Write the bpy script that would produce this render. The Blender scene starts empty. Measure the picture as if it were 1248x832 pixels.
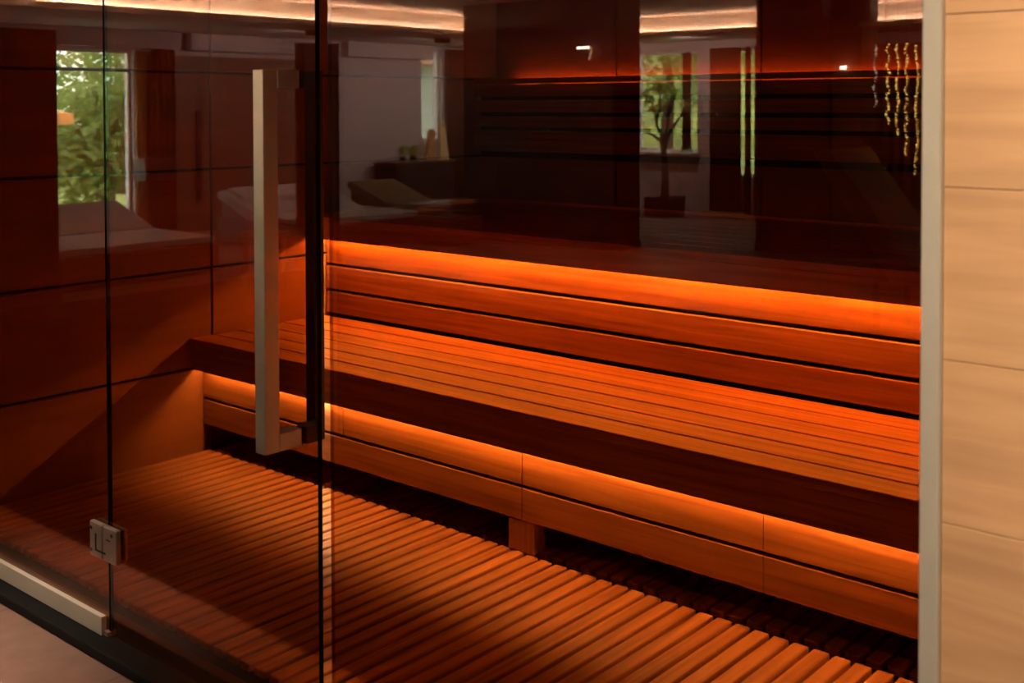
import bpy, bmesh, math, random
from mathutils import Vector, Matrix
random.seed(7)
sc = bpy.context.scene
COL = sc.collection
PI = math.pi

# ------------------------------------------------------------------ materials
def newmat(name):
    m = bpy.data.materials.new(name); m.use_nodes = True
    nt = m.node_tree; nt.nodes.clear()
    return m, nt, nt.nodes.new('ShaderNodeOutputMaterial')

def N(nt, t, **kw):
    n = nt.nodes.new(t)
    for k, v in kw.items():
        if hasattr(n, k): setattr(n, k, v)
        else: n.inputs[k.replace('_', ' ')].default_value = v
    return n

def plain(name, col, rough=.6, metal=0., spec=.5, bump=0., bscale=60., var=.0):
    m, nt, out = newmat(name)
    b = N(nt, 'ShaderNodeBsdfPrincipled')
    b.inputs['Roughness'].default_value = rough
    b.inputs['Metallic'].default_value = metal
    b.inputs['Specular IOR Level'].default_value = spec
    tc = N(nt, 'ShaderNodeTexCoord')
    nz = N(nt, 'ShaderNodeTexNoise'); nz.inputs['Scale'].default_value = bscale; nz.inputs['Detail'].default_value = 4
    nt.links.new(tc.outputs['Object'], nz.inputs['Vector'])
    rp = N(nt, 'ShaderNodeValToRGB')
    c = Vector(col)
    rp.color_ramp.elements[0].position = .3; rp.color_ramp.elements[0].color = (*(c*(1-var)), 1)
    rp.color_ramp.elements[1].position = .7; rp.color_ramp.elements[1].color = (*(c*(1+var)), 1)
    nt.links.new(nz.outputs['Fac'], rp.inputs['Fac'])
    nt.links.new(rp.outputs['Color'], b.inputs['Base Color'])
    if bump:
        bp = N(nt, 'ShaderNodeBump'); bp.inputs['Strength'].default_value = bump; bp.inputs['Distance'].default_value = .002
        nt.links.new(nz.outputs['Fac'], bp.inputs['Height']); nt.links.new(bp.outputs['Normal'], b.inputs['Normal'])
    nt.links.new(b.outputs[0], out.inputs[0])
    return m

def wood(name, dark, light, axis='X', rough=.5, spec=.4, along=1.6, across=42., blot=.18, bump=.15):
    m, nt, out = newmat(name)
    b = N(nt, 'ShaderNodeBsdfPrincipled')
    b.inputs['Roughness'].default_value = rough
    b.inputs['Specular IOR Level'].default_value = spec
    tc = N(nt, 'ShaderNodeTexCoord')
    mp = N(nt, 'ShaderNodeMapping')
    s = [across]*3; s['XYZ'.index(axis)] = along
    mp.inputs['Scale'].default_value = s
    nt.links.new(tc.outputs['Object'], mp.inputs['Vector'])
    n1 = N(nt, 'ShaderNodeTexNoise'); n1.inputs['Scale'].default_value = 1.; n1.inputs['Detail'].default_value = 6; n1.inputs['Distortion'].default_value = .6
    nt.links.new(mp.outputs[0], n1.inputs['Vector'])
    n2 = N(nt, 'ShaderNodeTexNoise'); n2.inputs['Scale'].default_value = 1.; n2.inputs['Detail'].default_value = 3
    mp2 = N(nt, 'ShaderNodeMapping'); s2 = [5.]*3; s2['XYZ'.index(axis)] = 1.1
    mp2.inputs['Scale'].default_value = s2
    nt.links.new(tc.outputs['Object'], mp2.inputs['Vector']); nt.links.new(mp2.outputs[0], n2.inputs['Vector'])
    rp = N(nt, 'ShaderNodeValToRGB')
    rp.color_ramp.elements[0].position = .32; rp.color_ramp.elements[0].color = (*dark, 1)
    rp.color_ramp.elements[1].position = .66; rp.color_ramp.elements[1].color = (*light, 1)
    nt.links.new(n1.outputs['Fac'], rp.inputs['Fac'])
    hv = N(nt, 'ShaderNodeHueSaturation')
    mr = N(nt, 'ShaderNodeMapRange')
    mr.inputs['From Min'].default_value = .3; mr.inputs['From Max'].default_value = .7
    mr.inputs['To Min'].default_value = 1-blot; mr.inputs['To Max'].default_value = 1+blot
    nt.links.new(n2.outputs['Fac'], mr.inputs['Value']); nt.links.new(mr.outputs[0], hv.inputs['Value'])
    nt.links.new(rp.outputs['Color'], hv.inputs['Color']); nt.links.new(hv.outputs[0], b.inputs['Base Color'])
    bp = N(nt, 'ShaderNodeBump'); bp.inputs['Strength'].default_value = bump; bp.inputs['Distance'].default_value = .001
    nt.links.new(n1.outputs['Fac'], bp.inputs['Height']); nt.links.new(bp.outputs['Normal'], b.inputs['Normal'])
    nt.links.new(b.outputs[0], out.inputs[0])
    return m

def emit(name, col, strength):
    m, nt, out = newmat(name)
    e = N(nt, 'ShaderNodeEmission'); e.inputs[0].default_value = (*col, 1); e.inputs[1].default_value = strength
    nt.links.new(e.outputs[0], out.inputs[0])
    return m

def glass(name, tint, refl=(1, 1, 1)):
    """thin architectural glass: tinted straight-through transmission plus a Schlick mirror on each face"""
    m, nt, out = newmat(name)
    t = N(nt, 'ShaderNodeBsdfTransparent'); t.inputs[0].default_value = (*tint, 1)
    g = N(nt, 'ShaderNodeBsdfGlossy'); g.inputs['Color'].default_value = (*refl, 1); g.inputs['Roughness'].default_value = 0.0
    geo = N(nt, 'ShaderNodeNewGeometry')
    dot = N(nt, 'ShaderNodeVectorMath', operation='DOT_PRODUCT')
    nt.links.new(geo.outputs['Normal'], dot.inputs[0]); nt.links.new(geo.outputs['Incoming'], dot.inputs[1])
    ab = N(nt, 'ShaderNodeMath', operation='ABSOLUTE'); nt.links.new(dot.outputs['Value'], ab.inputs[0])
    om = N(nt, 'ShaderNodeMath', operation='SUBTRACT'); om.inputs[0].default_value = 1; nt.links.new(ab.outputs[0], om.inputs[1])
    pw = N(nt, 'ShaderNodeMath', operation='POWER'); nt.links.new(om.outputs[0], pw.inputs[0]); pw.inputs[1].default_value = 5
    ma = N(nt, 'ShaderNodeMath', operation='MULTIPLY_ADD'); nt.links.new(pw.outputs[0], ma.inputs[0])
    ma.inputs[1].default_value = .96; ma.inputs[2].default_value = .04
    mx = N(nt, 'ShaderNodeMixShader'); nt.links.new(ma.outputs[0], mx.inputs[0])
    nt.links.new(t.outputs[0], mx.inputs[1]); nt.links.new(g.outputs[0], mx.inputs[2])
    nt.links.new(mx.outputs[0], out.inputs[0])
    return m

CED_D, CED_L = (.25, .092, .033), (.455, .197, .077)
M = {}
M['cedar_x'] = wood('cedar_grain_x', CED_D, CED_L, 'X')
M['cedar_y'] = wood('cedar_grain_y', CED_D, CED_L, 'Y', rough=.55)
M['cedar_z'] = wood('cedar_grain_z', CED_D, CED_L, 'Z')
M['panel_y'] = wood('wall_veneer_y', (.22, .084, .031), (.28, .112, .043), 'Y', across=14, blot=.08, bump=.05)
M['panel_x'] = wood('wall_veneer_x', (.27, .105, .040), (.34, .140, .055), 'X', across=14, blot=.08, bump=.05)
M['oak'] = wood('pale_cladding', (.53, .305, .155), (.65, .39, .205), 'X', rough=.55, across=30, along=2.2, blot=.16, bump=.1)
M['joint'] = plain('shadow_gap_black', (.006, .005, .004), .8)
M['black'] = plain('black_stone', (.005, .005, .005), .6, spec=.12, var=.3, bscale=30)
M['dark_floor'] = plain('dark_subfloor', (.012, .009, .007), .8)
M['steel'] = plain('brushed_steel', (.56, .55, .46), .34, .7, bump=.05, bscale=200)
M['inner_handle_wood'] = wood('smoked_wood', (.05, .028, .015), (.08, .045, .022), 'Z')
M['hinge'] = plain('satin_steel', (.50, .43, .36), .35, .85, bump=.05, bscale=200)
M['alu'] = plain('cream_aluminium', (.56, .54, .46), .45, .25)
M['rubber'] = plain('black_seal', (.002, .002, .002), .7, spec=.05)
M['screw'] = plain('polished_screw', (.8, .78, .72), .18, 1.)
M['tint'] = glass('bronze_glass', (.72, .50, .27))
M['edge'] = glass('polished_glass_edge', (.90, .75, .62))
M['clear'] = glass('clear_glass', (.97, .98, .97))
M['plaster'] = plain('pale_plaster', (.62, .53, .53), .8, var=.04, bscale=3)
M['plaster_dim'] = plain('taupe_plaster', (.60, .42, .36), .8, var=.04, bscale=3)
M['ceil'] = plain('white_ceiling', (.66, .60, .56), .85)
M['brown_panel'] = wood('brown_veneer', (.17, .085, .05), (.24, .12, .07), 'Z', across=10)
M['dark_panel'] = wood('dark_veneer', (.035, .016, .010), (.06, .026, .016), 'Z', across=10)
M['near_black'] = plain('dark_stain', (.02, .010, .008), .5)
M['white_fab'] = plain('white_towelling', (.70, .64, .60), .9, bump=.3, bscale=120, var=.05)
M['olive_fab'] = plain('olive_cushion', (.22, .15, .06), .9, bump=.3, bscale=120, var=.1)
M['orange_fab'] = plain('rust_cushion', (.60, .24, .11), .9, bump=.3, bscale=120, var=.1)
M['bed_wood'] = wood('bed_base_wood', (.16, .06, .025), (.26, .10, .04), 'Y')
M['honey'] = wood('honey_wood', (.55, .28, .09), (.75, .42, .16), 'Z')
M['gold_wood'] = wood('gilded_wood', (.9, .72, .34), (.97, .84, .45), 'Z')
M['curtain'] = plain('brown_curtain', (.16, .070, .035), .85, var=.1, bscale=8)
M['gold_curtain'] = plain('gold_curtain', (.55, .33, .12), .8, var=.1, bscale=8)
M['frame_white'] = plain('white_frame', (.75, .75, .72), .5)
M['leaf'] = plain('leaf_green', (.24, .36, .08), .6, var=.4, bscale=9)
M['leaf_lt'] = plain('garden_leaf', (.30, .42, .12), .7, var=.55, bscale=3)
M['bark'] = plain('bark', (.07, .04, .025), .9, bump=.5, var=.3)
M['pot'] = plain('dark_pot', (.03, .012, .012), .5)
M['lawn'] = plain('lawn', (.30, .36, .10), .9, var=.35, bscale=1.2)
M['meadow'] = plain('sunny_meadow', (.34, .40, .13), .9, var=.75, bscale=.45)
M['floor_darkener_pile'] = plain('floor_darkener_pile', (.02, .011, .008), 1., spec=0., bump=.4, bscale=150)  # near-black pile of the sheet added to darken the mirrored floor
M['house'] = plain('house_render', (.55, .58, .60), .9)
M['roof'] = plain('roof_tile', (.40, .20, .12), .9)
M['paving'] = plain('wet_paving', (.30, .32, .30), .25, var=.5, bscale=2)
M['bead_glow'] = emit('gold_bead_glow', (1., .66, .16), 14.)  # glow put into beads that only shine when backlit
M['bead_glow_pale'] = emit('pale_bead_glow', (1., .72, .55), 5.)
M['flame'] = emit('candle_flame', (1., .30, .05), 9.)
M['wax'] = plain('wax', (.7, .6, .45), .6)
M['lamp_white'] = emit('lamp_tube', (1., .93, .82), 34.)
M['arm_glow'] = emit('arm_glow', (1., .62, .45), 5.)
M['lamp_warm'] = emit('lamp_disc', (1., .62, .42), 12.)
M['cove'] = emit('cove_led', (1., .66, .43), 340.)
M['parasol'] = emit('x', (1, 1, 1), 1)  # replaced below
M['parasol'] = plain('parasol_cloth', (.85, .38, .12), .8)
M['led_low'] = emit('led_low', (1., .70, .37), 185.)
M['led_up'] = emit('led_up', (1., .45, .115), 255.)
M['led_top'] = emit('led_top', (1., .27, .08), 20.)

# tiled lounge floor
def leafmat(name, col):
    m = plain(name, col, .55, var=.4, bscale=9)
    nt = m.node_tree; b = next(n for n in nt.nodes if n.type == 'BSDF_PRINCIPLED'); out = next(n for n in nt.nodes if n.type == 'OUTPUT_MATERIAL')
    tr = N(nt, 'ShaderNodeBsdfTranslucent'); nt.links.new(b.inputs['Base Color'].links[0].from_socket, tr.inputs['Color'])
    mx = N(nt, 'ShaderNodeMixShader'); mx.inputs[0].default_value = .5
    nt.links.new(b.outputs[0], mx.inputs[1]); nt.links.new(tr.outputs[0], mx.inputs[2]); nt.links.new(mx.outputs[0], out.inputs[0])
    return m
M['leaf'] = leafmat('leaf_green', (.5, .62, .16))
M['leaf_lt'] = leafmat('garden_leaf', (.26, .36, .10))
def tile_mat():
    m, nt, out = newmat('brown_floor_tile')
    b = N(nt, 'ShaderNodeBsdfPrincipled')
    tc = N(nt, 'ShaderNodeTexCoord')
    br = N(nt, 'ShaderNodeTexBrick'); br.offset = 0.; br.squash = 1.
    br.inputs['Scale'].default_value = 1.; br.inputs['Brick Width'].default_value = .6; br.inputs['Row Height'].default_value = .6
    br.inputs['Mortar Size'].default_value = .004; br.inputs['Mortar Smooth'].default_value = .1
    br.inputs['Color1'].default_value = (.20, .115, .085, 1); br.inputs['Color2'].default_value = (.22, .128, .092, 1)
    br.inputs['Mortar'].default_value = (.16, .09, .065, 1)
    mp = N(nt, 'ShaderNodeMapping'); mp.inputs['Location'].default_value = (.22, .13, 0)
    nt.links.new(tc.outputs['Object'], mp.inputs['Vector']); nt.links.new(mp.outputs[0], br.inputs['Vector'])
    nz = N(nt, 'ShaderNodeTexNoise'); nz.inputs['Scale'].default_value = 14; nz.inputs['Detail'].default_value = 6
    nt.links.new(tc.outputs['Object'], nz.inputs['Vector'])
    mr = N(nt, 'ShaderNodeMapRange'); mr.inputs['To Min'].default_value = .75; mr.inputs['To Max'].default_value = 1.25
    nt.links.new(nz.outputs['Fac'], mr.inputs['Value'])
    hv = N(nt, 'ShaderNodeHueSaturation'); nt.links.new(mr.outputs[0], hv.inputs['Value'])
    nt.links.new(br.outputs['Color'], hv.inputs['Color']); nt.links.new(hv.outputs[0], b.inputs['Base Color'])
    b.inputs['Roughness'].default_value = .55; b.inputs['Specular IOR Level'].default_value = .25
    nt.links.new(b.outputs[0], out.inputs[0])
    return m
M['tile'] = tile_mat()

# ------------------------------------------------------------------ geometry helpers
def box(bm, x0, x1, y0, y1, z0, z1, bev=0., seg=1):
    r = bmesh.ops.create_cube(bm, size=1.)
    vs = r['verts']
    bmesh.ops.scale(bm, vec=(abs(x1-x0), abs(y1-y0), abs(z1-z0)), verts=vs)
    bmesh.ops.translate(bm, vec=((x0+x1)/2, (y0+y1)/2, (z0+z1)/2), verts=vs)
    if bev:
        es = list({e for v in vs for e in v.link_edges})
        r2 = bmesh.ops.bevel(bm, geom=es, offset=bev, segments=seg, profile=.5, affect='EDGES')
        return [v for v in r2['verts'] if v.is_valid]
    return vs

def prism(bm, pts, axis, a0, a1):
    """extrude a 2-D outline along an axis; pts in the two remaining axes' order"""
    def P(p, a):
        if axis == 'X': return (a, p[0], p[1])
        if axis == 'Y': return (p[0], a, p[1])
        return (p[0], p[1], a)
    A = [bm.verts.new(P(p, a0)) for p in pts]; B = [bm.verts.new(P(p, a1)) for p in pts]
    n = len(pts)
    bm.faces.new(A); bm.faces.new(B[::-1])
    for i in range(n): bm.faces.new((A[i], B[i], B[(i+1) % n], A[(i+1) % n]))

def cyl(bm, c, r, h, seg=24, r2=None, axis='Z'):
    r_ = bmesh.ops.create_cone(bm, cap_ends=True, segments=seg, radius1=r, radius2=r if r2 is None else r2, depth=h)
    vs = r_['verts']
    if axis == 'Y': bmesh.ops.rotate(bm, verts=vs, cent=(0, 0, 0), matrix=Matrix.Rotation(PI/2, 3, 'X'))
    if axis == 'X': bmesh.ops.rotate(bm, verts=vs, cent=(0, 0, 0), matrix=Matrix.Rotation(PI/2, 3, 'Y'))
    bmesh.ops.translate(bm, vec=c, verts=vs)
    return vs

def tube(bm, pts, radii, seg=8):
    pts = [Vector(p) for p in pts]; rings = []
    for i, p in enumerate(pts):
        d = (pts[min(i+1, len(pts)-1)] - pts[max(i-1, 0)]).normalized()
        u = d.orthogonal().normalized() if abs(d.z) > .98 else Vector((0, 0, 1)).cross(d).normalized()
        w = d.cross(u)
        rings.append([bm.verts.new(p + (u*math.cos(2*PI*k/seg) + w*math.sin(2*PI*k/seg))*radii[i]) for k in range(seg)])
    for a, b in zip(rings, rings[1:]):
        for k in range(seg): bm.faces.new((a[k], a[(k+1) % seg], b[(k+1) % seg], b[k]))
    bm.faces.new(rings[0][::-1]); bm.faces.new(rings[-1])

def obj(name, bm, mat, parent=None, loc=(0, 0, 0), smooth=False):
    me = bpy.data.meshes.new(name)
    bmesh.ops.recalc_face_normals(bm, faces=bm.faces)
    bm.to_mesh(me); bm.free()
    me.materials.append(M[mat] if isinstance(mat, str) else mat)
    if smooth:
        for p in me.polygons: p.use_smooth = True
    o = bpy.data.objects.new(name, me); COL.objects.link(o)
    if parent is not None: o.parent = parent
    o.location = loc
    return o

def B(name, mat, parent, *boxes, bev=0., loc=(0, 0, 0)):
    bm = bmesh.new()
    for b in boxes: box(bm, *b, bev=bev)
    return obj(name, bm, mat, parent, loc)

def struct(o):
    o['kind'] = 'structure'; return o

def tag(o, label, cat, group=None, kind=None):
    o['label'] = label; o['category'] = cat
    if group: o['group'] = group
    if kind: o['kind'] = kind
    return o

def thing(name, label, cat, loc=(0, 0, 0), rz=0., group=None):
    o = bpy.data.objects.new(name, None); COL.objects.link(o)
    o.empty_display_size = .05
    o.location = loc; o.rotation_euler = (0, 0, rz)
    return tag(o, label, cat, group)

# key planes (metres; z = 0 is the top of the duckboard)
XL = -4.032      # sauna left wall
XR = .35         # sauna right wall
YB = 4.56        # sauna back wall
YG = 1.60        # outer face of the glass front
ZC = 1.94        # sauna ceiling
ZF = -.03        # lounge floor

# ------------------------------------------------------------------ sauna shell
def panels(bm, axis, plane, thick, cuts_h, cuts_z, gap):
    for a0, a1 in zip(cuts_h, cuts_h[1:]):
        for z0, z1 in zip(cuts_z, cuts_z[1:]):
            A0, A1, Z0, Z1 = a0+gap/2, a1-gap/2, z0+gap/2, z1-gap/2
            if axis == 'X': box(bm, plane-thick, plane, A0, A1, Z0, Z1, bev=.0015)
            else: box(bm, A0, A1, plane, plane+thick, Z0, Z1, bev=.0015)

bm = bmesh.new()
panels(bm, 'X', XL, .014, [1.615, 2.790, 4.575], [-.06, .337, .739, 1.144, 1.539, 1.95], .011)
wl = struct(obj('wall_left', bm, 'panel_y'))
B('wall_backing', 'joint', wl, (XL-.05, XL-.0145, 1.6, 4.7, -.1, 2.0))
bm = bmesh.new()
panels(bm, 'Y', YB, .014, [XL, -3.257, -2.48, -1.70, -.93, -.15, XR], [.6, 1.144, 1.95], .009)
panels(bm, 'Y', YB, .014, [XL, XR], [-.06, .6], .0)
wb = struct(obj('wall_back', bm, 'panel_x'))
B('wall_backing', 'joint', wb, (XL-.05, XR+.05, YB+.0145, YB+.06, -.1, 2.0))
bm = bmesh.new(); box(bm, XR, XR+.05, 1.76, 4.6, -.1, 2.0)
struct(obj('wall_right', bm, 'panel_y'))
bm = bmesh.new()
x = XL
while x < XR:
    box(bm, x+.001, min(x+.12, XR), 1.56, YB+.02, ZC, ZC+.02, bev=.001); x += .122
sc_ = struct(obj('ceiling', bm, 'cedar_y'))
B('ceiling_backing', 'joint', sc_, (XL-.05, XR+.05, 1.5, YB+.05, ZC+.021, ZC+.06))
bm = bmesh.new(); box(bm, XL-.02, XR+.02, 1.62, YB+.02, -.09, -.045)
struct(obj('floor', bm, 'dark_floor'))

# ------------------------------------------------------------------ duckboards
PITCH, SW = .0567, .0435
def duckboard(xs, n, y0, y1, label):
    w = (n-1)*PITCH + SW
    t = thing('duckboard', label, 'duckboard', (xs, (y0+y1)/2, -.045), group=None)
    h = (y1-y0)/2
    bm = bmesh.new()
    for i in range(n):
        X = i*PITCH
        dy = random.uniform(-.0015, .0015)
        box(bm, X, X+SW, -h+dy, h+dy, .045-.022, .045, bev=.0045, seg=2)
    s = obj('slats', bm, 'cedar_y', t)
    bm = bmesh.new()
    for yy in (-h+.10, 0, h-.10): box(bm, .0, w, yy-.025, yy+.025, .0, .0225, bev=.002)
    obj('battens', bm, 'cedar_x', t)
    return t
NL = 30
duckboard(XL+.030, NL, 1.742, 2.752, 'wooden slatted duckboard on the floor, left section between left wall and floor joint')
x_next = XL+.030+NL*PITCH+.004
duckboard(x_next, 43, 1.742, 2.742, 'wooden slatted duckboard on the floor, right section running to the right frame')
duckboard(XL+.040, NL, 2.775, 3.36, 'shaded wooden duckboard under the bench, left of the bench leg')
duckboard(x_next+.010, 43, 2.775, 3.36, 'shaded wooden duckboard under the bench, right of the bench leg')

# ------------------------------------------------------------------ benches
XB0, XB1 = XL+.003, XR-.003
def seat_boards(bm, y0, y1, n, ztop, th=.028, gap=.0095):
    w = (y1-y0+gap)/n
    for i in range(n):
        a = y0+i*w
        box(bm, XB0, XB1, a, a+w-gap, ztop-th, ztop, bev=.003, seg=2)

lb = thing('lower_bench', 'lower cedar sauna bench with slatted seat and glowing strip under its front edge', 'bench', (0, 3.04, -.045))
O = (0, -3.04, .045)
bm = bmesh.new(); seat_boards(bm, 2.686, 3.386, 6, .461); obj('seat', bm, 'cedar_x', lb, O)
B('fascia', 'cedar_x', lb, (XB0, XB1, 2.690, 2.706, .334, .4325), bev=.002, loc=O)
bm = bmesh.new()
for a, b_ in ((XB0, -3.163), (-3.162, -2.3215), (-2.3185, -1.480), (-1.479, -.64), (-.639, XB1)):
    box(bm, a, b_, 2.741, 2.763, .2135, .4, bev=.003)
obj('skirt_board', bm, 'cedar_x', lb, O)
bm = bmesh.new()
for a, b_ in ((XB0, -2.3215), (-2.3185, -1.480), (-1.479, XB1)):
    box(bm, a, b_, 2.741, 2.767, .102, .2045, bev=.0035, seg=2)
obj('skirt_board', bm, 'cedar_x', lb, O)
for xx in (-2.378, -.70):
    B('leg', 'cedar_z', lb, (xx, xx+.105, 2.742, 2.80, -.045 if xx > 0 else .0005, .1015), bev=.003, loc=O)
    B('leg', 'cedar_z', lb, (xx+.02, xx+.09, 3.12, 3.18, .0005, .43), bev=.003, loc=O)
B('back_support', 'joint', lb, (XB0, XB1, 2.768, 2.79, .16, .43), loc=O)
B('shade_panel', 'near_black', lb, (XB0, XB1, 3.10, 3.115, .0005, .42), loc=O)  # dark panel added to stand in for the shade under the bench
B('led_strip', 'led_low', lb, (XB0+.03, XB1-.02, 2.721, 2.729, .3500, .3535), loc=O)
B('led_shield', 'alu', lb, (XB0+.004, XB1-.02, 2.7065, 2.7395, .354, .358), loc=O)  # unseen plate added over the strip to block its upward light

ub = thing('upper_bench', 'upper cedar sauna bench whose front boards back the lower seat under an orange light strip', 'bench', (0, 3.8, .461))
O = (0, -3.8, -.461)
bm = bmesh.new(); seat_boards(bm, 3.280, 4.50, 10, .920); obj('seat', bm, 'cedar_x', ub, O)
B('fascia', 'cedar_x', ub, (XB0, XB1, 3.284, 3.300, .818, .8915), bev=.002, loc=O)
for z0, z1 in ((.6975, .88), (.5825, .6835), (.474, .5685)):
    B('front_board', 'cedar_x', ub, (XB0+.004, XB1, 3.394, 3.416, z0, z1), bev=.003, loc=O)
B('back_support', 'joint', ub, (XB0, XB1, 3.4165, 3.43, .40, .89), loc=O)
B('led_strip', 'led_up', ub, (XB0+.05, XB1-.02, 3.358, 3.370, .8420, .8455), loc=O)
B('led_shield', 'alu', ub, (XB0+.004, XB1-.02, 3.3005, 3.391, .846, .850), loc=O)
for xx in (-3.9, -2.3, -.7):
    B('leg', 'cedar_z', ub, (xx, xx+.07, 4.30, 4.37, -.045, .8915), bev=.003, loc=O)

br = thing('backrest', 'cedar backrest of dark-gapped horizontal boards above the upper bench, red glow along its top', 'backrest', (0, 4.45, 1.14))
O = (0, -4.45, -1.14)
for z0, z1 in ((1.4475, 1.5065), (1.3685, 1.4275), (1.2965, 1.3485), (1.1725, 1.277)):
    B('board', 'cedar_x', br, (XL+.012, XR-.02, 4.37, 4.392, z0, z1), bev=.003, loc=O)
B('top_rail', 'cedar_x', br, (XL+.012, XR-.02, 4.37, 4.39, 1.5110, 1.538), bev=.002, loc=O)
bm = bmesh.new()
for xx in (-3.6, -2.75, -1.9, -1.05, -.2): box(bm, xx, xx+.05, 4.3925, YB-.001, 1.15, 1.51)
box(bm, XL+.02, XR-.02, 4.42, 4.44, 1.14, 1.49)
obj('support', bm, 'joint', br, O)
B('led_strip', 'led_top', br, (XL+.15, XR-.05, 4.528, 4.536, 1.522, 1.530), loc=O)

# ------------------------------------------------------------------ glass front
def pane(name, x0, x1, z0, z1, th=.010):
    bm = bmesh.new(); box(bm, x0, x1, YG, YG+th, z0, z1)
    return obj(name, bm, 'tint')
w1 = struct(pane('window_1', XL-.02, -2.789, .004, ZC))
B('bottom_rail', 'alu', w1, (XL-.02, -2.800, YG-.016, YG-.001, -.001, .050), bev=.0015)
B('rail_lip', 'alu', w1, (XL-.02, -2.800, YG+.011, YG+.02, -.001, .038), bev=.001)
B('rail_end_cap', 'hinge', w1, (-2.7995, -2.780, YG-.010, YG+.016, -.001, .012), bev=.001)
B('edge_seal', 'rubber', w1, (-2.7885, -2.7835, YG, YG+.010, .004, ZC))
d1 = struct(pane('door_1', -2.780, -1.930, .004, ZC-.004))
B('edge_seal', 'rubber', d1, (-2.7833, -2.7802, YG+.001, YG+.009, .004, ZC-.004))
B('edge_seal', 'rubber', d1, (-1.9295, -1.9245, YG+.000, YG+.008, .004, ZC-.004))
# handle: square-section D handle
h = B('door_handle', 'steel', d1, (-2.0145, -1.9795, 1.500, 1.538, .661, 1.478), bev=.0012)
B('handle_bracket', 'steel', h, (-2.0145, -1.9795, 1.5382, 1.597, 1.440, 1.478), bev=.0012)
B('handle_bracket', 'steel', h, (-2.0145, -1.9795, 1.5382, 1.597, .661, .699), bev=.0012)
for zz in (1.459, .680):
    bm = bmesh.new(); cyl(bm, (-1.997, YG-.0016, zz), .016, .003, 28, axis='Y'); obj('handle_rose', bm, 'screw', h)
h = B('inner_handle', 'inner_handle_wood', d1, (-2.0145, -1.9795, 1.638, 1.663, .661, 1.478), bev=.0012)
B('handle_bracket', 'inner_handle_wood', h, (-2.0145, -1.9795, 1.6105, 1.6378, 1.440, 1.478), bev=.0012)
B('handle_bracket', 'inner_handle_wood', h, (-2.0145, -1.9795, 1.6105, 1.6378, .661, .699), bev=.0012)
h['label'] = 'dark inner handle bar seen through the glass'
# glass-to-glass hinge
hg = B('door_hinge', 'hinge', d1, (-2.856, -2.793, YG-.016, YG-.001, .204, .297), bev=.003)
B('hinge_leaf', 'hinge', hg, (-2.790, -2.722, YG-.016, YG-.001, .204, .297), bev=.003)
B('hinge_leaf', 'hinge', hg, (-2.850, -2.728, YG+.011, YG+.022, .208, .293), bev=.003)
bm = bmesh.new()
for xx in (-2.842, -2.741):
    for zz in (.222, .281): cyl(bm, (xx, YG-.0175, zz), .0055, .003, 14, axis='Y')
obj('screw', bm, 'screw', hg)
bm = bmesh.new()
box(bm, -2.827, -2.821, YG-.0168, YG-.0158, .225, .268); box(bm, -2.827, -2.775, YG-.0168, YG-.0158, .222, .227)
box(bm, -2.772, -2.752, YG-.0168, YG-.0158, .262, .265)
obj('groove', bm, 'joint', hg)
w2 = struct(pane('window_2', -1.887, -.6155, .004, ZC))
B('polished_edge', 'edge', w2, (-1.8895, -1.8872, YG+.0005, YG+.0095, .004, ZC))
B('side_channel', 'alu', w2, (-.615, -.5885, YG-.012, YG+.02, ZF, ZC), bev=.0015)
# black stone sill under the glass
bm = bmesh.new(); box(bm, XL-.02, -.60, 1.535, 1.66, ZF+.0005, -.0015, bev=.006, seg=3)
struct(obj('trim_1', bm, 'black'))
# pale cladding to the right of the glass
bm = bmesh.new()
zs = [-.03, .10, .342, .580, .8185, 1.0465, 1.2862, 1.5248, 1.763, 2.0, 2.24, 2.48]
for z0, z1 in zip(zs, zs[1:]):
    box(bm, -.5880, .55, YG, YG+.02, z0+.0005, z1-.0005, bev=.0010)
    box(bm, .5515, 3.0, YG, YG+.02, z0+.0008, z1-.0008, bev=.0012)
wf = struct(obj('wall_front', bm, 'oak'))
B('wall_backing', 'brown_panel', wf, (-.592, 3.0, YG+.0205, 1.755, -.03, 2.55))
bm = bmesh.new(); box(bm, -11.45, -.592, YG-.01, YG+.06, ZC+.001, 2.55); box(bm, -11.45, XL-.021, YG-.01, YG+.06, ZF, ZC+.001)
struct(obj('wall_front_bulkhead', bm, 'oak'))

# ------------------------------------------------------------------ lounge shell (seen mirrored in the glass)
LX, LB = -11.4, -9.73
bm = bmesh.new(); box(bm, LX-.2, 3.2, LB-.2, 1.72, -.14, ZF)
struct(obj('floor_lounge', bm, 'tile'))
# left lounge wall with a tall opening and a second window
bm = bmesh.new()
def wall_x(y0, y1, z0, z1): box(bm, LX-.18, LX, y0, y1, z0, z1)
wall_x(-2.78, 1.7, ZF, 2.6); wall_x(-3.70, -2.78, 2.02, 2.6); wall_x(-3.70, -2.78, ZF, .22)
wall_x(-8.13, -3.70, ZF, 2.6); wall_x(-8.54, -8.13, 2.19, 2.6); wall_x(-8.54, -8.13, ZF, .92); wall_x(LB-.2, -8.54, ZF, 2.6)
wlo = struct(obj('wall_lounge_left', bm, 'plaster'))
bm = bmesh.new()
def wall_y(x0, x1, z0, z1): box(bm, x0, x1, LB-.18, LB, z0, z1)
wall_y(LX-.18, -8.91, ZF, 2.6); wall_y(-8.91, -7.95, 2.11, 2.6); wall_y(-8.91, -7.95, ZF, .80)
wall_y(-7.95, -7.75, ZF, 2.6); wall_y(-7.75, -7.0, 2.12, 2.6); wall_y(-7.75, -7.0, ZF, .5); wall_y(-7.0, 3.2, ZF, 2.6)
struct(obj('wall_lounge_back', bm, 'plaster'))
bm = bmesh.new(); box(bm, 3.0, 3.2, LB-.18, 1.76, ZF, 2.6)
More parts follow.
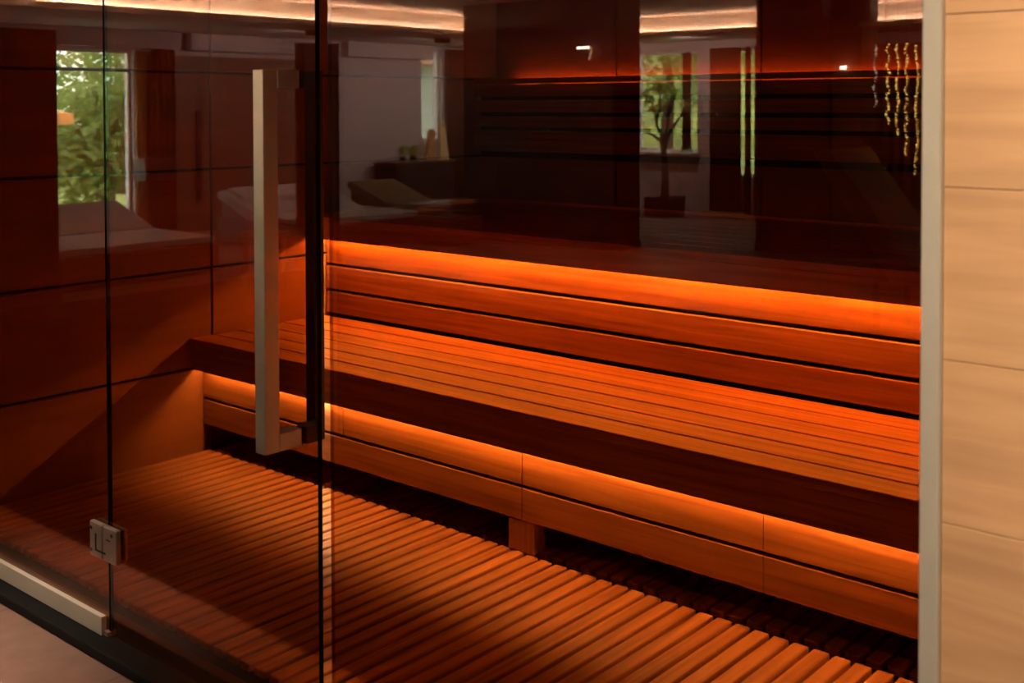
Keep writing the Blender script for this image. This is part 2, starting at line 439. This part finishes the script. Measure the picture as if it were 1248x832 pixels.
struct(obj('wall_lounge_right', bm, 'plaster'))
def window(name, axis, a0, a1, z0, z1, plane, mull=()):
    bm = bmesh.new(); f = .035
    def bb(p0, p1, q0, q1, d0, d1):
        if axis == 'X': box(bm, plane+d0, plane+d1, p0, p1, q0, q1, bev=.003)
        else: box(bm, p0, p1, plane+d0, plane+d1, q0, q1, bev=.003)
    bb(a0, a0+f, z0, z1, -.11, -.06); bb(a1-f, a1, z0, z1, -.11, -.06)
    bb(a0+f, a1-f, z0, z0+f, -.11, -.06); bb(a0+f, a1-f, z1-f, z1, -.11, -.06)
    for q in mull: bb(a0+f, a1-f, q-.02, q+.02, -.105, -.065)
    fr = struct(obj(name, bm, 'frame_white'))
    bm = bmesh.new(); m0 = .085
    if axis == 'X': box(bm, plane-m0-.004, plane-m0+.004, a0+f, a1-f, z0+f, z1-f)
    else: box(bm, a0+f, a1-f, plane-m0-.004, plane-m0+.004, z0+f, z1-f)
    obj('pane', bm, 'clear', fr)
    return fr
window('window_3', 'X', -3.70, -2.78, .22, 2.02, LX, mull=(1.80,))
window('window_4', 'X', -8.54, -8.13, .92, 2.19, LX)
wn = window('window_5', 'Y', -8.91, -7.95, .80, 2.11, LB)
B('window_sill', 'frame_white', wn, (-8.95, -7.90, LB-.05, LB+.14, .76, .798), bev=.004)
window('window_6', 'Y', -7.75, -7.0, .50, 2.12, LB)
# ceiling with a raised tray; LED coves behind the lip
SZ, CZ = 2.235, 2.49
bm = bmesh.new()
box(bm, LX, -9.40, LB, 1.59, SZ, SZ+.03); box(bm, -9.40, 3.0, LB, -8.57, SZ, SZ+.03)
box(bm, -9.40, -9.30, -8.57, 1.59, SZ, SZ+.055); box(bm, -9.30, 3.0, -8.57, -8.47, SZ, SZ+.055)
box(bm, -9.62, -9.60, -8.79, 1.59, SZ+.03, CZ); box(bm, -9.60, 3.0, -8.79, -8.77, SZ+.03, CZ)
box(bm, LX, 3.0, LB, 1.59, CZ, CZ+.1)
cl = struct(obj('ceiling_lounge', bm, 'ceil'))
B('cove_led_strip', 'cove', cl, (-9.590, -9.578, -8.6, 1.4, SZ+.060, SZ+.068))
B('cove_led_strip', 'cove', cl, (-9.55, 2.8, -8.760, -8.748, SZ+.060, SZ+.068))

# ------------------------------------------------------------------ lounge furniture
def daybed(y0, y1, label, seat_mat='white_fab', back_mat='white_fab', pillow=False, towel=False, x_foot=-8.38):
    t = thing('daybed', label, 'daybed', (x_foot-.8, (y0+y1)/2, ZF), group=None)
    w = (y1-y0)/2
    Z0 = -ZF
    bm = bmesh.new(); box(bm, -.82, .82, -w, w, .02, .26, bev=.01); box(bm, -.78, .78, -w+.04, w-.04, 0, .02); obj('base', bm, 'bed_wood', t)
    bm = bmesh.new(); box(bm, -.16, .80, -w+.02, w-.02, .262, .33, bev=.02, seg=3); obj('mattress', bm, seat_mat, t, smooth=False)
    bm = bmesh.new()
    prism(bm, [(-.16, .262), (-.17, .335), (-.78, .545), (-.83, .52), (-.83, .475), (-.80, .46), (-.30, .262)], 'Y', -w+.02, w-.02)
    obj('backrest', bm, back_mat, t)
    bm = bmesh.new(); prism(bm, [(-.30, .2605), (-.80, .455), (-.80, .2605)], 'Y', -w+.06, w-.06); obj('backrest_wedge', bm, 'bed_wood', t)
    if pillow:
        bm = bmesh.new(); prism(bm, [(-.74, .535), (-.71, .575), (-.44, .482), (-.42, .43)], 'Y', -w+.08, w-.08); obj('pillow', bm, 'white_fab', t)
    if towel:
        bm = bmesh.new(); box(bm, .2, .815, -w+.1, w-.03, .331, .345, bev=.005); obj('towel', bm, 'white_fab', t)
    return t
daybed(-2.66, -.75, 'widest pale daybed, raised head below the tall garden window at far left')
daybed(-5.45, -4.00, 'pale double daybed behind the door handle, white pillow on its raised head', x_foot=-8.70, pillow=True)
daybed(-6.60, -5.85, 'olive daybed with a white towel over its foot, beside the rust cushions', 'olive_fab', 'olive_fab', towel=True, x_foot=-8.75)

# wooden wall panel and pelmets on the left lounge wall
B('wall_panel_brown', 'brown_panel', None, (LX+.001, LX+.03, -6.15, -3.86, ZF, 1.98))
tag(bpy.data.objects['wall_panel_brown'], 'brown wood panelling on the far wall between the tall window and pale plaster', 'wall panel')
bpy.data.objects['wall_panel_brown'].name = 'wall_panel'
for y0, y1, lab in ((-4.14, -1.2, 'pale pelmet box above the tall garden window at left'), (-6.2, -4.36, 'pale pelmet box above the brown wall panelling'), (-8.25, -6.7, 'pale pelmet box above the pale plaster near the narrow window')):
    B('pelmet', 'plaster', wlo, (LX+.0002, LX+.12, y0, y1, 2.04, SZ-.0001), bev=.004)

def curtain(name, label, axis, plane, a0, a1, z0, z1, mat, waves, depth=.035, group=None):
    """pleated hanging curtain with real thickness"""
    bm = bmesh.new(); n = waves*8; th = .004
    fr, bk = [], []
    for i in range(n+1):
        a = a0+(a1-a0)*i/n; d = depth*math.sin(2*PI*waves*i/n)
        for lst, e in ((fr, th), (bk, -th)):
            col = []
            for z in (z0, (z0+z1)/2, z1):
                dd = plane+d*(1 if z < z1 else .6)+e
                col.append(bm.verts.new((dd, a, z) if axis == 'X' else (a, dd, z)))
            lst.append(col)
    for lst in (fr, bk):
        for p, q in zip(lst, lst[1:]):
            for k in (0, 1): bm.faces.new((p[k], q[k], q[k+1], p[k+1]))
    for i in (0, n):
        for k in (0, 1): bm.faces.new((fr[i][k], bk[i][k], bk[i][k+1], fr[i][k+1]))
    for i in range(n):
        bm.faces.new((fr[i][0], bk[i][0], bk[i+1][0], fr[i+1][0])); bm.faces.new((fr[i][2], bk[i][2], bk[i+1][2], fr[i+1][2]))
    return tag(obj(name, bm, mat, smooth=True), label, 'curtain', group)
curtain('curtain', 'narrow gold curtain at the right edge of the tall garden window', 'X', LX+.09, -3.78, -3.68, .02, 2.0, 'gold_curtain', 2)
curtain('curtain', 'dark brown curtain between the gold curtain and the wood panelling', 'X', LX+.16, -4.12, -3.82, .02, 2.03, 'curtain', 4)
curtain('curtain', 'dark curtain hanging right of the narrow bright window', 'X', LX+.10, -9.05, -8.56, .02, 2.2, 'curtain', 5)
curtain('curtain', 'red-brown curtain strip drawn at the right side of the window behind the tree', 'Y', LB+.05, -8.14, -8.02, .83, 2.09, 'curtain', 2)
for a0, a1, lab in ((-7.695, -7.60, 'first brown curtain panel right of the white window frame'), (-7.585, -7.44, 'second brown curtain panel right of the white window frame'), (-7.435, -7.26, 'third brown curtain panel, left of the bright gap'), (-7.19, -7.125, 'narrow curtain strip between two bright gaps by the dark column'), (-7.06, -6.6, 'brown curtain panel half behind the right dark column')):
    curtain('curtain', lab, 'Y', LB+.10, a0, a1, .02, 2.13, 'curtain', max(2, int((a1-a0)*22)))
tag(B('low_board', 'honey', None, (-7.74, -7.15, LB+.16, LB+.19, .0, .06)), 'low honey-coloured board on the floor under the brown curtains', 'board')
tag(B('wall_bar', 'near_black', None, (LX+.0305, LX+.06, -4.54, -4.46, .34, 1.36), bev=.004), 'tall thin dark bar fixed upright on the brown panelling', 'wall bar')

# freestanding screens and clad columns
def screen(label, x, y0, y1):
    t = thing('partition_screen', label, 'partition', (x, (y0+y1)/2, ZF)); w = (y1-y0)/2
    B('panel', 'dark_panel', t, (-.06, .06, -w, w, .10, 1.99), bev=.004)
    B('plinth', 'near_black', t, (-.075, .075, -w-.01, w+.01, 0, .0995), bev=.003)
screen('dark wooden partition covering the left end of the widest daybed', -8.05, -1.02, .10)
screen('narrow dark partition standing in front of the double daybed, beside the door edge', -8.05, -3.70, -3.29)
def column(label, x0, x1, y0, y1, mat):
    t = thing('clad_column', label, 'column', ((x0+x1)/2, (y0+y1)/2, ZF)); a, b_ = (x1-x0)/2, (y1-y0)/2
    B('cladding', mat, t, (-a, a, -b_, b_, .08, CZ-ZF-.001), bev=.003)
    B('plinth', 'near_black', t, (-a-.01, a+.01, -b_-.01, b_+.01, 0, .0795), bev=.003)
column('broad dark clad column between the narrow window and the tree window', -8.60, -6.60, -6.45, -5.99, 'dark_panel')
column('dark clad column right of the brown curtains', -5.60, -4.84, -7.4, -7.0, 'dark_panel')
column('brown clad column beside the dark one, left of the bead strands', -4.82, -4.53, -7.4, -7.03, 'brown_panel')

# wall lamp on the broad column: a tube with a bent arm
t = thing('wall_lamp', 'small bright tube lamp with curved arm on the broad dark column', 'lamp', (-6.95, -5.989, 1.93))
bm = bmesh.new(); cyl(bm, (.03, .06, .045), .012, .14, 16, axis='X'); obj('tube', bm, 'lamp_white', t, smooth=True)
bm = bmesh.new(); tube(bm, [(.105, .06, .045), (.122, .058, .03), (.12, .05, .0), (.09, .03, -.04), (.06, .004, -.07)], [.008]*5); obj('arm', bm, 'arm_glow', t, smooth=True)
bm = bmesh.new(); cyl(bm, (.06, .004, -.075), .02, .006, 16, axis='Y'); obj('rose', bm, 'screw', t)
t = thing('wall_lamp', 'tiny lit lamp on the brown column left of the bead strands', 'lamp', (-4.69, -7.029, 1.75))
bm = bmesh.new(); cyl(bm, (0, .035, .0), .016, .055, 16, axis='X'); obj('tube', bm, 'lamp_white', t, smooth=True)
bm = bmesh.new(); tube(bm, [(-.02, .035, -.012), (-.022, .03, -.04), (-.02, .003, -.06)], [.005]*3); obj('arm', bm, 'screw', t)

# pendant lamp with drum shade
t = thing('pendant_lamp', 'large dark drum pendant lamp with a lit lower disc, above the bead strands', 'lamp', (-3.68, -4.85, 2.0))
def drum(bm, r0, r1, z0, z1, seg=40):
    def ring(r, z): return [bm.verts.new((r*math.cos(2*PI*k/seg), r*math.sin(2*PI*k/seg), z)) for k in range(seg)]
    A, B_, C, D = ring(r1, z0), ring(r1, z1), ring(r0, z1), ring(r0, z0)
    for P, Q in ((A, B_), (B_, C), (C, D), (D, A)):
        for k in range(seg): bm.faces.new((P[k], P[(k+1) % seg], Q[(k+1) % seg], Q[k]))
bm = bmesh.new(); drum(bm, .155, .17, .03, .17); obj('shade', bm, 'near_black', t, smooth=False)
bm = bmesh.new(); cyl(bm, (0, 0, .10), .012, .12, 12); tube(bm, [(0, 0, .12), (0, 0, .519)], [.004, .004]); obj('cord', bm, 'near_black', t)
bm = bmesh.new(); drum(bm, .0, .15, .14, .15) if False else cyl(bm, (0, 0, .155), .154, .012, 36); obj('shade_top', bm, 'near_black', t)
t = thing('ceiling_lamp', 'flat round ceiling lamp with a glowing pink-white rim right of the pendant', 'lamp', (-3.34, -4.75, 1.975))
bm = bmesh.new(); cyl(bm, (0, 0, .0), .19, .012, 40); obj('disc', bm, 'plaster', t)
bm = bmesh.new(); cyl(bm, (.0, .0, .012), .06, .012, 24); obj('diffuser', bm, 'lamp_warm', t)
bm = bmesh.new(); tube(bm, [(0, 0, .018), (0, 0, .544)], [.004, .004]); obj('cord', bm, 'near_black', t)

# hanging gold bead strands; emission added for their backlit shine
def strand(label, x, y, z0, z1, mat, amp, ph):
    t = thing('glow_bead_strand', label, 'bead strand', (x, y, z0), group='strands of small beads with added glow by the right frame')
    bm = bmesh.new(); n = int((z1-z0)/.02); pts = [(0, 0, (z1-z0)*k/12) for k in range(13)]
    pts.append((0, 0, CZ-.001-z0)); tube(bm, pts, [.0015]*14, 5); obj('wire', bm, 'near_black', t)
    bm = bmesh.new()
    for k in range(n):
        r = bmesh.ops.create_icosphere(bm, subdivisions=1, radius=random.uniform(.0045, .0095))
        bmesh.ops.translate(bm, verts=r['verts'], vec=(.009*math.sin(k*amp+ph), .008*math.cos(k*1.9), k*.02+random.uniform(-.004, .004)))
    o = obj('glow_beads', bm, mat, t); o['kind'] = 'stuff'
for lab, x, z0, mat, amp, ph in (('shortest and palest bead strand with added glow, leftmost of the five', -3.44, 1.39, 'bead_glow_pale', .7, 0), ('second gold bead strand from the left, curling near its top', -3.345, 1.27, 'bead_glow', 1.1, 1), ('middle strand of the five gold bead strands', -3.275, 1.19, 'bead_glow', .5, 2), ('gold bead strand directly left of the longest one', -3.21, 1.05, 'bead_glow', .9, 3), ('longest gold bead strand, rightmost next to the pale frame', -3.135, .92, 'bead_glow', .3, 4)):
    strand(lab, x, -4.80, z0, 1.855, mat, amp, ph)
curtain('curtain', 'dark curtain behind the little gold bead strands', 'Y', LB+.12, -5.9, -3.2, .02, 2.1, 'curtain', 22)

# pale high-backed lounge chair at the right, seen side on
t = thing('lounge_chair', 'pale lounge chair with a high sloping back, below the gold bead strands', 'lounge chair', (-3.05, -4.2, ZF))
bm = bmesh.new(); prism(bm, [(-.42, 1.12), (-.30, 1.14), (.25, .42), (.62, .40), (.62, .30), (.12, .30)], 'Y', -.32, .32); obj('shell', bm, 'plaster_dim', t)
for xx in (-.02, .55):
    for yy in (-.27, .24): B('leg', 'near_black', t, (xx, xx+.03, yy, yy+.03, 0, .2995))

# small candles on a low dark table
t = thing('side_table', 'low dark round table carrying the two candles at right', 'side table', (-3.75, -5.95, ZF))
bm = bmesh.new(); cyl(bm, (0, 0, .385), .33, .03, 32); obj('table_top', bm, 'near_black', t)
bm = bmesh.new(); cyl(bm, (0, 0, .195), .035, .35, 16); cyl(bm, (0, 0, .01), .17, .02, 24); obj('pedestal', bm, 'near_black', t)
for xx, yy, lab in ((-3.9, -6.0, 'lit candle, left one on the low dark table'), (-3.62, -5.9, 'lit candle, right one on the low dark table')):
    t = thing('candle', lab, 'candle', (xx, yy, ZF+.4005), group='candles on the low table')
    bm = bmesh.new(); cyl(bm, (0, 0, .035), .022, .07, 16); obj('wax', bm, 'wax', t)
    bm = bmesh.new(); cyl(bm, (0, 0, .088), .008, .036, 10, r2=.001); obj('flame', bm, 'flame', t)

tag(B('floor_darkener', 'floor_darkener_pile', None, (-7.9, -.9, -3.3, 1.28, ZF, ZF+.012), bev=.004), 'added dark sheet on the lounge floor, keeps its mirror image dark', 'floor_darkener')  # added sheet, removes the lit floor's haze from the glass
# side table and floor lamp by the daybeds
t = thing('side_table', 'small honey wood side table between the two pale daybeds', 'side table', (-8.15, -2.98, ZF))
B('table_top', 'honey', t, (-.17, .17, -.14, .14, .31, .35), bev=.004)
for xx, yy in ((-.15, -.12), (.12, -.12), (-.15, .09), (.12, .09)): B('leg', 'honey', t, (xx, xx+.03, yy, yy+.03, 0, .3095))
t = thing('floor_lamp', 'floor lamp with a boxy dark shade standing beside the dark brown curtain', 'lamp', (-11.0, -3.70, ZF))
bm = bmesh.new(); cyl(bm, (0, 0, .01), .11, .02, 24); obj('base', bm, 'near_black', t)
bm = bmesh.new(); cyl(bm, (0, 0, .33), .012, .62, 12); obj('pole', bm, 'near_black', t)
B('lamp_shade', 'near_black', t, (-.13, .13, -.19, .19, .6405, .88), bev=.004)

# ceiling spots
for x, y, lab in ((-9.9, -5.0, 'small round dark ceiling spot above the door handle'), (-9.9, -7.0, 'small round ceiling spot above the olive daybed')):
    t = thing('ceiling_spot', lab, 'spotlight', (x, y, SZ-.05))
    bm = bmesh.new(); cyl(bm, (0, 0, .02), .10, .058, 24); obj('housing', bm, 'curtain', t)
    bm = bmesh.new(); cyl(bm, (0, 0, -.011), .07, .003, 24); obj('lens', bm, 'black', t)

# sideboard with wooden ornaments and plants
SX, SY = -11.12, -7.72
t = thing('sideboard', 'dark brown sideboard below the narrow bright window', 'sideboard', (SX, SY, ZF))
B('body', 'dark_panel', t, (-.20, .20, -.55, .55, .06, .67), bev=.004)
B('top', 'brown_panel', t, (-.22, .22, -.57, .57, .6705, .70), bev=.003)
B('plinth', 'near_black', t, (-.17, .17, -.5, .5, 0, .0595))
B('door', 'dark_panel', t, (.2005, .215, -.54, -.005, .08, .66), bev=.002); B('door', 'dark_panel', t, (.2005, .215, .005, .54, .08, .66), bev=.002)
def ornament(label, x, y, hgt, w, mat, lean):
    t = thing('wooden_ornament', label, 'ornament', (x, y, ZF+.7005))
    bm = bmesh.new()
    prism(bm, [(-w, 0), (w, 0), (w*.55+lean, hgt*.9), (w*.3+lean, hgt), (-w*.3+lean, hgt), (-w*.55+lean, hgt*.9)], 'X', -.02, .02)
    obj('body', bm, mat, t)
    bm = bmesh.new(); cyl(bm, (.022, lean, hgt*.86), w*.22, .006, 14, axis='X'); obj('hole', bm, 'near_black', t)
ornament('tall tapered gold ornament with a small hole, standing on the sideboard', SX+.10, SY-.46, .54, .085, 'gold_wood', .045)
ornament('shorter tapered honey-brown ornament, left of the gold one on the sideboard', SX+.02, SY-.27, .42, .09, 'honey', -.03)

def leaves(bm, c, rad, n, size, squash=1.):
    n = int(n)
    for _ in range(n):
        d = Vector((random.gauss(0, 1), random.gauss(0, 1), random.gauss(0, 1))).normalized()*random.random()**.4
        p = Vector(c)+Vector((d.x*rad, d.y*rad, d.z*rad*squash))
        s = size*random.uniform(.6, 1.3)
        ax = Vector((random.gauss(0, 1), random.gauss(0, 1), random.gauss(0, .6))).normalized()
        bx = ax.cross(Vector((random.gauss(0, 1), random.gauss(0, 1), random.gauss(0, 1)))).normalized()
        q = [p-ax*s, p+bx*s*.38, p+ax*s, p-bx*s*.38]
        vs = [bm.verts.new(v) for v in q]; bm.faces.new(vs)
for x, y, rz, lab in ((SX-.02, SY+.20, 0, 'small leafy plant on the left end of the sideboard'), (SX-.06, SY-.03, 1, 'small leafy plant next to the honey-brown ornament')):
    t = thing('potted_plant', lab, 'plant', (x, y, ZF+.7005))
    bm = bmesh.new(); cyl(bm, (0, 0, .03), .035, .06, 16, r2=.045); obj('pot', bm, 'pot', t)
    bm = bmesh.new(); leaves(bm, (0, 0, .13), .085, 90, .035); obj('foliage', bm, 'leaf', t)

# pouf with rust cushions
t = thing('pouf', 'low dark pouf under the rust cushions', 'pouf', (-8.32, -5.45, ZF))
bm = bmesh.new(); box(bm, -.26, .26, -.26, .26, .02, .31, bev=.04, seg=3); obj('seat', bm, 'bed_wood', t); B('foot', 'near_black', t, (-.2, .2, -.2, .2, 0, .0195))
for dx, dy, dz, rz, mat, lab in ((-.12, .13, .3105, .1, 'orange_fab', 'rust cushion lying on the left of the low pouf'), (.12, -.13, .3105, -.1, 'olive_fab', 'olive cushion lying on the right of the low pouf'), (.12, -.10, .3915, .5, 'orange_fab', 'rust cushion stacked on top of the olive cushion')):
    t_ = bmesh.new(); r = bmesh.ops.create_cube(t_, size=1.); bmesh.ops.scale(t_, vec=(.26, .26, .08), verts=r['verts'])
    bmesh.ops.bevel(t_, geom=list(t_.edges), offset=.035, segments=3, affect='EDGES')
    bmesh.ops.translate(t_, vec=(0, 0, .04), verts=t_.verts)
    o = tag(obj('cushion', t_, mat, None, (-8.32+dx, -5.45+dy, ZF+dz), smooth=True), lab, 'cushion'); o.rotation_euler = (0, 0, rz)

# potted tree
t = thing('potted_tree', 'slender branching tree in a square dark pot before the garden window', 'potted tree', (-8.22, -9.38, ZF))
bm = bmesh.new(); prism(bm, [(-.17, 0), (.17, 0), (.20, .26), (.17, .26), (.165, .22), (-.165, .22), (-.17, .26), (-.20, .26)], 'X', -.19, .19); obj('pot', bm, 'pot', t)
bm = bmesh.new(); box(bm, -.185, .185, -.16, .16, .225, .24); obj('soil', bm, 'bark', t)
tr = bmesh.new()
tube(tr, [(0, 0, .235), (.01, 0, .5), (-.01, .01, .85), (0, 0, 1.02)], [.055, .045, .036, .05], 10)
obj('trunk', tr, 'bark', t, smooth=True)
br_ = bmesh.new()
BR = [[(0, 0, .98), (-.10, .02, 1.15), (-.16, .0, 1.38), (-.22, .02, 1.52)], [(0, 0, .98), (.04, -.02, 1.2), (.05, 0, 1.42), (.02, 0, 1.60)], [(0, 0, .98), (.12, .03, 1.13), (.24, .02, 1.28), (.30, 0, 1.42)], [(0, 0, .95), (-.14, 0, 1.02), (-.25, .02, 1.09)], [(-.13, 0, 1.25), (-.05, .02, 1.40), (-.08, 0, 1.62)], [(.045, 0, 1.3), (.12, .01, 1.45), (.15, .02, 1.55)]]
for p in BR: tube(br_, p, [.026, .020, .015, .009][:len(p)], 7)
obj('branches', br_, 'bark', t, smooth=True)
lf = bmesh.new()
for c, r_, n in (((-.24, .02, 1.55), .10, 55), ((.0, 0, 1.66), .09, 50), ((-.10, 0, 1.66), .08, 40), ((.15, .02, 1.58), .08, 40), ((-.17, 0, 1.40), .07, 24), ((.31, 0, 1.44), .05, 16), ((-.27, .02, 1.10), .05, 16), ((.10, 0, 1.10), .04, 10), ((-.05, 0, 1.47), .06, 16)):
    leaves(lf, c, r_, n, .05)
obj('foliage', lf, 'leaf', t)

# ------------------------------------------------------------------ the garden outside
bm = bmesh.new(); box(bm, -70, 40, -70, 40, -.50, -.30)
struct(obj('ground_outside', bm, 'lawn'))
hb = bmesh.new(); r = bmesh.ops.create_icosphere(hb, subdivisions=4, radius=1.)
bmesh.ops.scale(hb, vec=(26, 12, 7.5), verts=r['verts']); bmesh.ops.translate(hb, vec=(-24, -48, -1.5), verts=r['verts'])
struct(obj('hill_outside', hb, 'meadow', smooth=True))
def tree(label, x, y, h_, r_, n, mat='leaf_lt', trunk=True):
    t = thing('tree', label, 'tree', (x, y, -.30), group='garden trees')
    bm = bmesh.new(); tube(bm, [(0, 0, 0), (.1, 0, h_*.4), (0, .1, h_*.75)], [.16, .12, .05], 8); obj('trunk', bm, 'bark', t)
    bm = bmesh.new()
    for k in range(7):
        a = random.uniform(0, 2*PI); q = random.uniform(.2, .7)*r_
        leaves(bm, (q*math.cos(a), q*math.sin(a), h_*random.uniform(.38, .95)), r_*.55, n*3//7, .10)
    obj('foliage', bm, mat, t)
random.seed(3)
tree('garden tree left of the tall window, filling its lower half', -18.6, -5.0, 3.6, 2.0, 1300)
tree('low dark garden bush filling the bottom of the tall window', -15.7, -5.8, 2.0, 1.0, 1500)
tree('garden tree at the right of the tall window', -20.6, -9.0, 3.8, 1.5, 900)
tree('tree seen low in the narrow window', -17.5, -11.9, 2.2, 1.0, 400)
tree('tall pale tree outside the window behind the potted tree, left side', -13.2, -17.0, 5.2, 2.2, 1500)
tree('garden tree outside the window behind the potted tree, right side', -10.0, -22.5, 5.5, 2.0, 1500)
tree('garden tree behind the brown curtain gaps', -7.6, -14.2, 4.6, 1.8, 1000)
tree('far garden tree closing the view behind the potted tree', -15.5, -26.5, 8.0, 4.0, 1800)
t = thing('garden_house', 'pale garden house with a tiled roof outside the windows', 'house', (-27, -25, -.30))
bm = bmesh.new(); box(bm, -3, 3, -7, 7, 0, 3.0); obj('wall', bm, 'house', t)
bm = bmesh.new(); prism(bm, [(-3.6, 2.9), (3.6, 2.9), (0, 4.6)], 'Y', -7.5, 7.5); obj('roof', bm, 'roof', t)
for yy in (-5, -1.5, 2, 5): B('window', 'black', t, (3.001, 3.03, yy, yy+1.1, 1.0, 2.2))
t = thing('garden_parasol', 'orange fringed parasol in the garden beyond the tall window', 'parasol', (-14.6, -3.5, -.12))
bm = bmesh.new(); cyl(bm, (0, 0, 1.55), 1.05, .22, 16, r2=.05)
for k in range(32):
    a = 2*PI*k/32; box(bm, 1.02*math.cos(a)-.05, 1.02*math.cos(a)+.05, 1.02*math.sin(a)-.05, 1.02*math.sin(a)+.05, 1.30, 1.44)
obj('canopy', bm, 'parasol', t)
bm = bmesh.new(); cyl(bm, (0, 0, .8), .025, 1.6, 12); obj('pole', bm, 'frame_white', t); bm = bmesh.new(); cyl(bm, (0, 0, .03), .25, .06, 20); obj('base', bm, 'house', t)
tag(B('paved_terrace', 'paving', None, (-14.5, LX-.19, -9, 0, -.299, -.12)), 'wet grey paved terrace outside the tall window', 'terrace')

# ------------------------------------------------------------------ camera
f_px = 1408.138
yaw, pitch, roll = math.radians(49.3101), math.radians(1.4529), math.radians(-.1291)
F = Vector((-math.cos(yaw)*math.cos(pitch), math.sin(yaw)*math.cos(pitch), -math.sin(pitch)))
R = Vector((math.sin(yaw), math.cos(yaw), 0)); U = R.cross(F)
R2 = R*math.cos(roll) + U*math.sin(roll); U2 = -R*math.sin(roll) + U*math.cos(roll)
cam = bpy.data.cameras.new('camera'); co = bpy.data.objects.new('camera', cam); COL.objects.link(co)
mt = Matrix((R2, U2, -F)).transposed().to_4x4(); mt.translation = Vector((0, 0, 1.4)); co.matrix_world = mt
cam.sensor_width = 36; cam.lens = f_px/1248*36
cam.shift_y = -(416-164.886)/1248
cam.dof.use_dof = True; cam.dof.focus_distance = 3.3; cam.dof.aperture_fstop = 5.0
cam.clip_start = .05; cam.clip_end = 300
sc.camera = co

# ------------------------------------------------------------------ light
def area(name, loc, size, power, col, rot=(0, 0, 0)):
    l = bpy.data.lights.new(name, 'AREA'); l.shape = 'RECTANGLE'; l.size, l.size_y = size
    l.energy = power; l.color = col
    o = bpy.data.objects.new(name, l); COL.objects.link(o); o.location = loc; o.rotation_euler = rot
    return o
area('cladding_fill', (.15, .55, CZ-.03), (1.3, .12), 17, (1., .80, .57), (math.radians(36), 0, 0)).data.spread = math.radians(84)  # added unseen lamp brightening the pale cladding
area('lounge_fill', (-7.0, -4.5, CZ-.03), (.6, .6), 42, (1., .82, .70))  # added unseen fill for the daybeds and left lounge wall
area('lounge_fill', (1.2, -2.5, CZ-.03), (.6, .6), 8, (1., .84, .62))  # unseen general fill added behind the camera
area('lounge_fill', (-3.1, 1.12, CZ-.03), (.25, .25), 4.5, (1., .78, .58)).data.spread = math.radians(36)  # added narrow fill brightening the tiles by the sill
for y in (-5.0, -7.0, -8.2):
    area('spot_fill', (-9.9, y, SZ-.075), (.14, .14), 36, (1., .84, .78), (0, math.radians(52), 0))  # last one has no fixture, added to brighten the sideboard

for x in (-8.9, -7.6, -3.6):
    area('spot_fill', (x, -8.75, SZ-.075), (.14, .14), 26, (1., .84, .74), (math.radians(-50), 0, 0))  # added fills without fixtures, brightening the back lounge wall

w = bpy.data.worlds.new('world'); sc.world = w; w.use_nodes = True
bg = w.node_tree.nodes['Background']; bg.inputs[0].default_value = (.90, .97, .93, 1); bg.inputs[1].default_value = 18.

sc.view_settings.view_transform = 'Standard'; sc.view_settings.look = 'None'
sc.view_settings.exposure = 0.; sc.view_settings.gamma = 1.; sc.view_settings.use_curve_mapping = False
sc.cycles.transparent_max_bounces = 24
sc.cycles.max_bounces = 14
sc.cycles.sample_clamp_indirect = 80.
